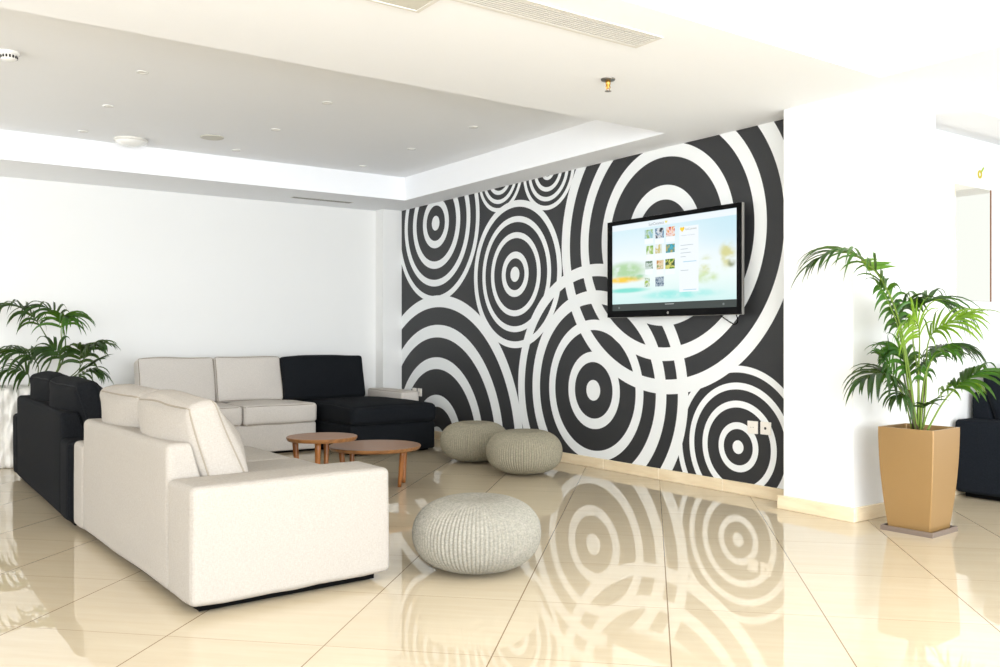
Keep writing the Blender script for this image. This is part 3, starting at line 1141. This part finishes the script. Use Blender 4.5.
# ------------------------------------------------------------------ palms
AV = Vector((0.8161, -0.5778, 0))     # across
DV = Vector((0.5778, 0.8161, 0))      # away
def P3(a, d, z):
    return AV * a + DV * d + Vector((0, 0, z))

def leaflet(bm, p, dirv, L, Wd, droop, upn, mi, seg=7, curl=0.0):
    d = dirv.normalized()
    pos = p.copy()
    rows_ = []
    for i in range(seg + 1):
        t = i / seg
        wd = Wd * (math.sin(PI * min(1, t * .92 + .08) ** .62) ** .85) if t < 1 else 0.0
        side = d.cross(upn)
        if side.length < 1e-4:
            side = d.orthogonal()
        side.normalize()
        nn = side.cross(d).normalized()
        fold = wd * .28
        if i == seg:
            rows_.append([bm.verts.new(pos)])
        else:
            rows_.append([bm.verts.new(pos + side * wd / 2 + nn * fold), bm.verts.new(pos), bm.verts.new(pos - side * wd / 2 + nn * fold)])
        d = (d + Vector((0, 0, -1)) * droop * 2.3 * (0.25 + 1.5 * t) / seg + AV * curl / seg).normalized()
        pos = pos + d * (L / seg)
    for a, b2 in zip(rows_, rows_[1:]):
        if len(b2) == 3:
            for k in range(2):
                bm.faces.new((a[k], a[k + 1], b2[k + 1], b2[k])).material_index = mi
        else:
            for k in range(2):
                bm.faces.new((a[k], a[k + 1], b2[0])).material_index = mi

def frond(parent, pts, side, L, Wd, n, s0, droop, seed, mats, r0=.006, ang=(62, 22), only=None, term=True):
    """pts: rachis control points (across, away, up) in metres; leaflets from fraction s0 to the tip"""
    rnd = random.Random(seed)
    N = 48
    line = catmull([P3(*p) for p in pts], N)
    bm = bmesh.new()
    tube(bm, line, [r0 * (1 - .82 * i / N) for i in range(N + 1)], 7, mi=1)
    S0 = P3(*side)
    for i in range(n):
        f = (i + .5) / n
        s = s0 + (1 - s0) * f
        k = s * N
        a = min(int(k), N - 1)
        p = line[a].lerp(line[a + 1], k - a)
        T = (line[min(a + 2, N)] - line[max(a - 1, 0)]).normalized()
        S = (S0 - T * S0.dot(T)).normalized()
        U = S.cross(T)
        if U.z < 0:
            U = -U
        al = math.radians(ang[0] + (ang[1] - ang[0]) * f)
        ll = L * (0.55 + .45 * math.sin(PI * min(1, f * .9 + .12))) * (1 - .30 * f ** 3)
        for sgn in ((1, -1) if only is None else (only,)):
            dv = T * math.cos(al) + S * sgn * math.sin(al) + U * .12
            dv += Vector((rnd.uniform(-1, 1), rnd.uniform(-1, 1), rnd.uniform(-.6, 1))) * .13
            leaflet(bm, p + T * rnd.uniform(-.006, .006), dv, ll * rnd.uniform(.85, 1.12), Wd * rnd.uniform(.75, 1.02),
                    droop * rnd.uniform(.75, 1.25), U, 0)
    # terminal leaflets
    T = (line[-1] - line[-3]).normalized()
    if term:
        leaflet(bm, line[-1], T, L * .7, Wd * .9, droop * .7, Vector((0, 0, 1)), 0)
    o = obj('frond', bm, None, parent, True, mats=mats)
    return o

# --- tall palm in the tan planter
PC = (4.752, 2.662)
sau = thing('plant_saucer', 'square taupe saucer under the tan planter', 'saucer', (PC[0], PC[1], 0), math.radians(3))
bm = bmesh.new()
s = .146
for v4 in ((-s, s, -s, -s + .008), (-s, s, s - .008, s), (-s, -s + .008, -s + .008, s - .008), (s - .008, s, -s + .008, s - .008)):
    box(bm, *v4, 0.0, .028)
obj('rim', bm, M['saucer'], sau)
obj('tray', B(-s + .008, s - .008, -s + .008, s - .008, 0, .006), M['saucer'], sau)

palm = thing('potted_palm', 'tall green palm in a tan tapered planter beside the white column', 'potted plant', (PC[0], PC[1], .006))
PH = .572
bm = bmesh.new()
NP = 14
rings = []
ra = math.radians(3)
def sq(half, z, rr=.006):
    out = []
    for cx, cy in ((-1, -1), (1, -1), (1, 1), (-1, 1)):
        for k in range(4):
            a0 = {(-1, -1): PI, (1, -1): 1.5 * PI, (1, 1): 0, (-1, 1): .5 * PI}[(cx, cy)]
            a = a0 + .5 * PI * k / 3
            x = cx * (half - rr) + rr * math.cos(a)
            y = cy * (half - rr) + rr * math.sin(a)
            out.append((x * math.cos(ra) - y * math.sin(ra), x * math.sin(ra) + y * math.cos(ra), z))
    return out
def half_at(t):
    return .116 + .040 * (1 - (1 - t) ** 1.9)
prof = [(half_at(i / NP), PH * i / NP) for i in range(NP + 1)]
prof += [(half_at(1) - .010, PH), (half_at(1) - .014, PH - .05)]
for hf, z in prof:
    rings.append([bm.verts.new(p) for p in sq(hf, z)])
for a, b2 in zip(rings, rings[1:]):
    m_ = len(a)
    for i in range(m_):
        j = (i + 1) % m_
        bm.faces.new((a[i], a[j], b2[j], b2[i]))
bm.faces.new(rings[0][::-1])
bm.faces.new(rings[-1])
obj('planter', bm, M['planter'], palm)
bm = bmesh.new()
half = half_at(1) - .0145
g = 14
vv = [[bm.verts.new((( -half + 2 * half * i / g) * math.cos(ra) - (-half + 2 * half * j / g) * math.sin(ra),
                     (-half + 2 * half * i / g) * math.sin(ra) + (-half + 2 * half * j / g) * math.cos(ra),
                     PH - .045 + .010 * noise.noise(Vector((i * .7, j * .7, 0))))) for j in range(g + 1)] for i in range(g + 1)]
for i in range(g):
    for j in range(g):
        bm.faces.new((vv[i][j], vv[i + 1][j], vv[i + 1][j + 1], vv[i][j + 1]))
obj('soil', bm, M['soil'], palm, True)
# stems
def px(x, y, d=0.0):
    """photo measurements taken at the planter's distance (5.35 mm each), as across / away / up"""
    return ((x - 920) * .00538, d, 1.08 - (y - 337) * .00538 - .006)
bm = bmesh.new()
for (x, y, d, x2, y2, d2) in ((918, 436, 0, 912, 395, .02), (923, 436, .03, 926, 380, .0), (915, 436, -.02, 910, 392, 0)):
    tube(bm, [P3(*px(x, y, d)), P3(*px((x + x2) / 2, (y + y2) / 2, (d + d2) / 2)), P3(*px(x2, y2, d2))], [.013, .010, .006], 9)
obj('stem', bm, M['stalk_brown'], palm, True)
G, Gb, Gd = [M['leaf'], M['stalk']], [M['leaf_bright'], M['stalk']], [M['leaf_dark'], M['stalk_dark']]
# high frond arching to the left over the column
frond(palm, [px(917, 430), px(911, 380), px(903, 335), px(890, 300, -.03), px(872, 272, -.06), px(850, 255, -.08), px(828, 250, -.10), px(810, 257, -.12)],
      (.1, 1, .05), .38, .024, 15, .46, .8, 3, G, .008, ang=(55, 15))
# two bright leaves at its bend
frond(palm, [px(918, 430, .02), px(909, 385, .0), px(902, 345, -.02), px(889, 308, -.03), px(870, 276, -.04), px(856, 258, -.05)],
      (1, .1, .0), .22, .028, 4, .86, .12, 5, Gb, .006, ang=(125, 112), only=1, term=False)
# leaves curling up and over at its shoulder
frond(palm, [px(918, 430, .02), px(910, 385, .02), px(904, 345, .02), px(896, 318, .0), px(886, 296, -.02), px(876, 283, -.03)],
      (1, .5, .4), .15, .028, 10, .52, 1.2, 6, G, .006, ang=(60, 40))
# frond towards the upper right, thin leaflets
frond(palm, [px(922, 430, .02), px(924, 380, .05), px(921, 340, .08), px(925, 312, .10), px(938, 299, .12), px(952, 298, .14), px(964, 303, .16)],
      (.2, .8, .5), .38, .019, 15, .52, .95, 8, G, .006, ang=(55, 15))
# pale central frond coming forward
frond(palm, [px(920, 430, 0), px(916, 385, -.04), px(912, 345, -.10), px(905, 328, -.17), px(893, 320, -.25), px(880, 322, -.32)],
      (.75, .5, .3), .25, .020, 13, .45, .9, 12, Gb, .006)
frond(palm, [px(925, 430, 0), px(926, 385, -.02), px(925, 350, -.04), px(928, 332, -.08), px(940, 322, -.12), px(958, 314, -.15)],
      (.2, .9, .5), .26, .022, 12, .50, .75, 13, Gb, .006, ang=(58, 15))
# dark frond to the right over the sofa
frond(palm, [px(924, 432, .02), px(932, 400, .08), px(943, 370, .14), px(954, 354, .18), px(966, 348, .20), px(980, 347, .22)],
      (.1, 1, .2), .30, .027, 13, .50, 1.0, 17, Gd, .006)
# lower right fronds
frond(palm, [px(927, 434, -.02), px(938, 410, -.04), px(948, 394, -.06), px(960, 382, -.08), px(972, 374, -.09), px(984, 373, -.10)],
      (.1, 1, .2), .30, .029, 12, .45, .9, 21, G, .006)
frond(palm, [px(926, 434, .03), px(936, 412, .05), px(948, 398, .06), px(962, 388, .07), px(976, 386, .08)],
      (.3, .9, .2), .22, .024, 8, .5, .9, 22, Gb, .005)
# lower left fronds
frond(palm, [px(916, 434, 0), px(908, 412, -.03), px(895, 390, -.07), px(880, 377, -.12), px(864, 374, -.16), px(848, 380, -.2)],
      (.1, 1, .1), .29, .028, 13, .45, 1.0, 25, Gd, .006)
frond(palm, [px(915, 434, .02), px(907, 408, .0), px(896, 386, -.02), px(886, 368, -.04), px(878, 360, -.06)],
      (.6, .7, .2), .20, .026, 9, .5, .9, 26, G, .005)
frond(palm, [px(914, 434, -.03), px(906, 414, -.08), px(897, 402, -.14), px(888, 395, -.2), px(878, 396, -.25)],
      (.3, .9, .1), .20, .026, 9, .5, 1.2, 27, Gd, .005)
# young central fronds
frond(palm, [px(919, 434, 0), px(914, 400, 0), px(910, 372, .02), px(904, 354, .03), px(893, 348, .04)],
      (.8, .5, .2), .22, .028, 11, .42, 1.0, 31, G, .006)
frond(palm, [px(921, 434, -.01), px(921, 400, -.03), px(922, 374, -.06), px(929, 354, -.10), px(940, 352, -.14)],
      (.7, .6, .2), .22, .028, 11, .40, 1.0, 33, G, .006)
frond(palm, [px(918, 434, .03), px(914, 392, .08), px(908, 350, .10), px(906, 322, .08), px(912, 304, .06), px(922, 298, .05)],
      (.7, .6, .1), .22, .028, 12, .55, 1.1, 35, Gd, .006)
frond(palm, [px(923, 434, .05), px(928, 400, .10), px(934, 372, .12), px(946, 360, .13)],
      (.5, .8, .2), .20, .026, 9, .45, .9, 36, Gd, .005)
frond(palm, [px(920, 436, -.03), px(920, 420, -.06), px(918, 409, -.09), px(917, 406, -.12)],
      (1, .1, .05), .15, .020, 4, .6, .45, 37, Gd, .004)

# --- wrapped palm behind the charcoal sofa
LC = (.93, 8.40)
lp = thing('wrapped_palm', 'dark green palm in a white plastic wrapped pot behind the charcoal sofa', 'potted plant', (LC[0], LC[1], 0))
bm = bmesh.new()
prof = [(.17, .0), (.20, .01)] + [(.205 + .05 * i / 22, .01 + .62 * i / 22) for i in range(1, 23)] + [(.24, .66), (.20, .67), (.18, .62)]
def crumple(a, z, r):
    v = Vector((math.cos(a) * 2.2, math.sin(a) * 2.2, z * 3.2))
    k = 1 - abs(noise.noise(v * 1.6)) * 1.5
    k2 = noise.noise(v * 4.3 + Vector((5, 1, 2)))
    f = abs(noise.noise(Vector((math.cos(a) * 5, math.sin(a) * 5, z * 2.2 + 3))))
    return 1 + .16 * (k - .7) + .10 * k2 - .30 * max(0, .22 - f) / .22 * .6 + .05 * noise.noise(v * 9)
lathe(bm, prof, 120, rfn=crumple)
obj('wrapped_pot', bm, M['wrap'], lp, True)
def lx(x, y, d=0.0):
    return ((x - 8) * .00835, d, 1.08 - (y - 337) * .00835)
GL = [M['leaf_dark'], M['stalk_dark']]
GM = [M['leaf'], M['stalk']]
frond(lp, [lx(24, 395), lx(42, 368, .02), lx(46, 350, .02), lx(38, 330, 0), lx(28, 315, -.02), lx(16, 306, -.04), lx(4, 304, -.06)],
      (.1, 1, .1), .36, .026, 11, .52, 1.0, 51, GL, .008)
frond(lp, [lx(26, 395), lx(48, 375, .05), lx(57, 352, .06), lx(56, 330, .06), lx(50, 315, .05), lx(40, 307, .03), lx(28, 306, .0)],
      (.2, .9, .1), .34, .026, 10, .58, 1.05, 52, GL, .008)
frond(lp, [lx(27, 395), lx(50, 376, .0), lx(57, 350, .0), lx(58, 330, -.02), lx(62, 317, -.05), lx(69, 318, -.08)],
      (.7, .7, .1), .32, .026, 10, .62, 1.1, 53, GM, .008)
frond(lp, [lx(28, 396), lx(55, 384, .0), lx(74, 370, .0), lx(83, 353, 0), lx(90, 346, -.02), lx(100, 344, -.03)],
      (.1, 1, .2), .27, .032, 10, .50, .9, 54, GL, .006)
frond(lp, [lx(24, 396), lx(38, 380, -.1), lx(42, 364, -.14), lx(34, 354, -.18), lx(22, 350, -.22), lx(10, 353, -.26)],
      (.2, .9, .05), .36, .032, 13, .46, 1.1, 55, GL, .007)
frond(lp, [lx(26, 396), lx(48, 382, -.05), lx(60, 366, -.08), lx(60, 354, -.1), lx(54, 348, -.12), lx(44, 348, -.15)],
      (.5, .8, .05), .30, .034, 9, .5, 1.15, 56, GL, .007)
frond(lp, [lx(28, 396), lx(52, 384, .1), lx(66, 374, .14), lx(68, 358, .14), lx(70, 349, .12), lx(77, 346, .1)],
      (.6, .7, .1), .28, .034, 9, .5, 1.15, 57, GL, .007)
frond(lp, [lx(28, 397), lx(52, 388, -.02), lx(70, 377, -.03), lx(84, 368, -.03), lx(95, 361, -.03)],
      (.2, .9, .4), .22, .036, 6, .60, .30, 58, GL, .006, ang=(34, 8))
frond(lp, [lx(22, 396), lx(28, 380, -.05), lx(28, 372, -.1), lx(20, 369, -.16), lx(12, 373, -.2)],
      (.3, .9, .1), .26, .030, 10, .40, 1.1, 59, GL, .006)
frond(lp, [lx(28, 396), lx(54, 388, .05), lx(70, 378, .06), lx(82, 371, .07), lx(92, 374, .08)],
      (.2, .9, .1), .24, .026, 9, .45, 1.0, 60, GL, .005)

# ------------------------------------------------------------------ light
wd = bpy.data.worlds.new('daylight')
SC.world = wd
wd.use_nodes = True
bg = wd.node_tree.nodes['Background']
bg.inputs[0].default_value = (0.88, 0.94, 1.0, 1)
bg.inputs[1].default_value = 0.8

def area(name, loc, rot, sx, sy, power, col=(.89, .945, 1)):
    L = bpy.data.lights.new(name, 'AREA')
    L.shape = 'RECTANGLE'
    L.size, L.size_y = sx, sy
    L.energy = power
    L.color = col
    o = bpy.data.objects.new(name, L)
    C.objects.link(o)
    o.location = loc
    o.rotation_euler = rot
    return o
# glazed front of the lounge, behind the camera
area('window_daylight', (-0.8, -3.35, 1.35), (math.radians(90), 0, 0), 11.0, 2.2, 500)
area('side_fill', (-5.9, 5.4, 1.3), (math.radians(114), 0, math.radians(-90)), 6.5, 2.1, 165)  # added fill for mural and far ceiling; the left wall has no window
area('near_floor_fill', (2.4, -0.4, 2.70), (0, 0, 0), 3.8, 3.6, 58)  # added downward fill to brighten the near floor, no fitting there

# ------------------------------------------------------------------ camera
cam = bpy.data.cameras.new('camera')
co = bpy.data.objects.new('camera', cam)
C.objects.link(co)
SC.camera = co
cam.sensor_width = 36.0
cam.lens = 880 * 36.0 / 1000
cam.shift_y = 3.5 / 1000
cam.clip_start = .05
co.location = (0, 0, 1.08)
co.rotation_euler = (math.radians(90), 0, -math.atan2(623, 880))

vs = SC.view_settings
vs.view_transform = 'Standard'
vs.look = 'None'
vs.gamma = 1.0
vs.exposure = 0.9
vs.use_curve_mapping = False
SC.cycles.use_denoising = True
SC.cycles.max_bounces = 8
SC.cycles.diffuse_bounces = 5
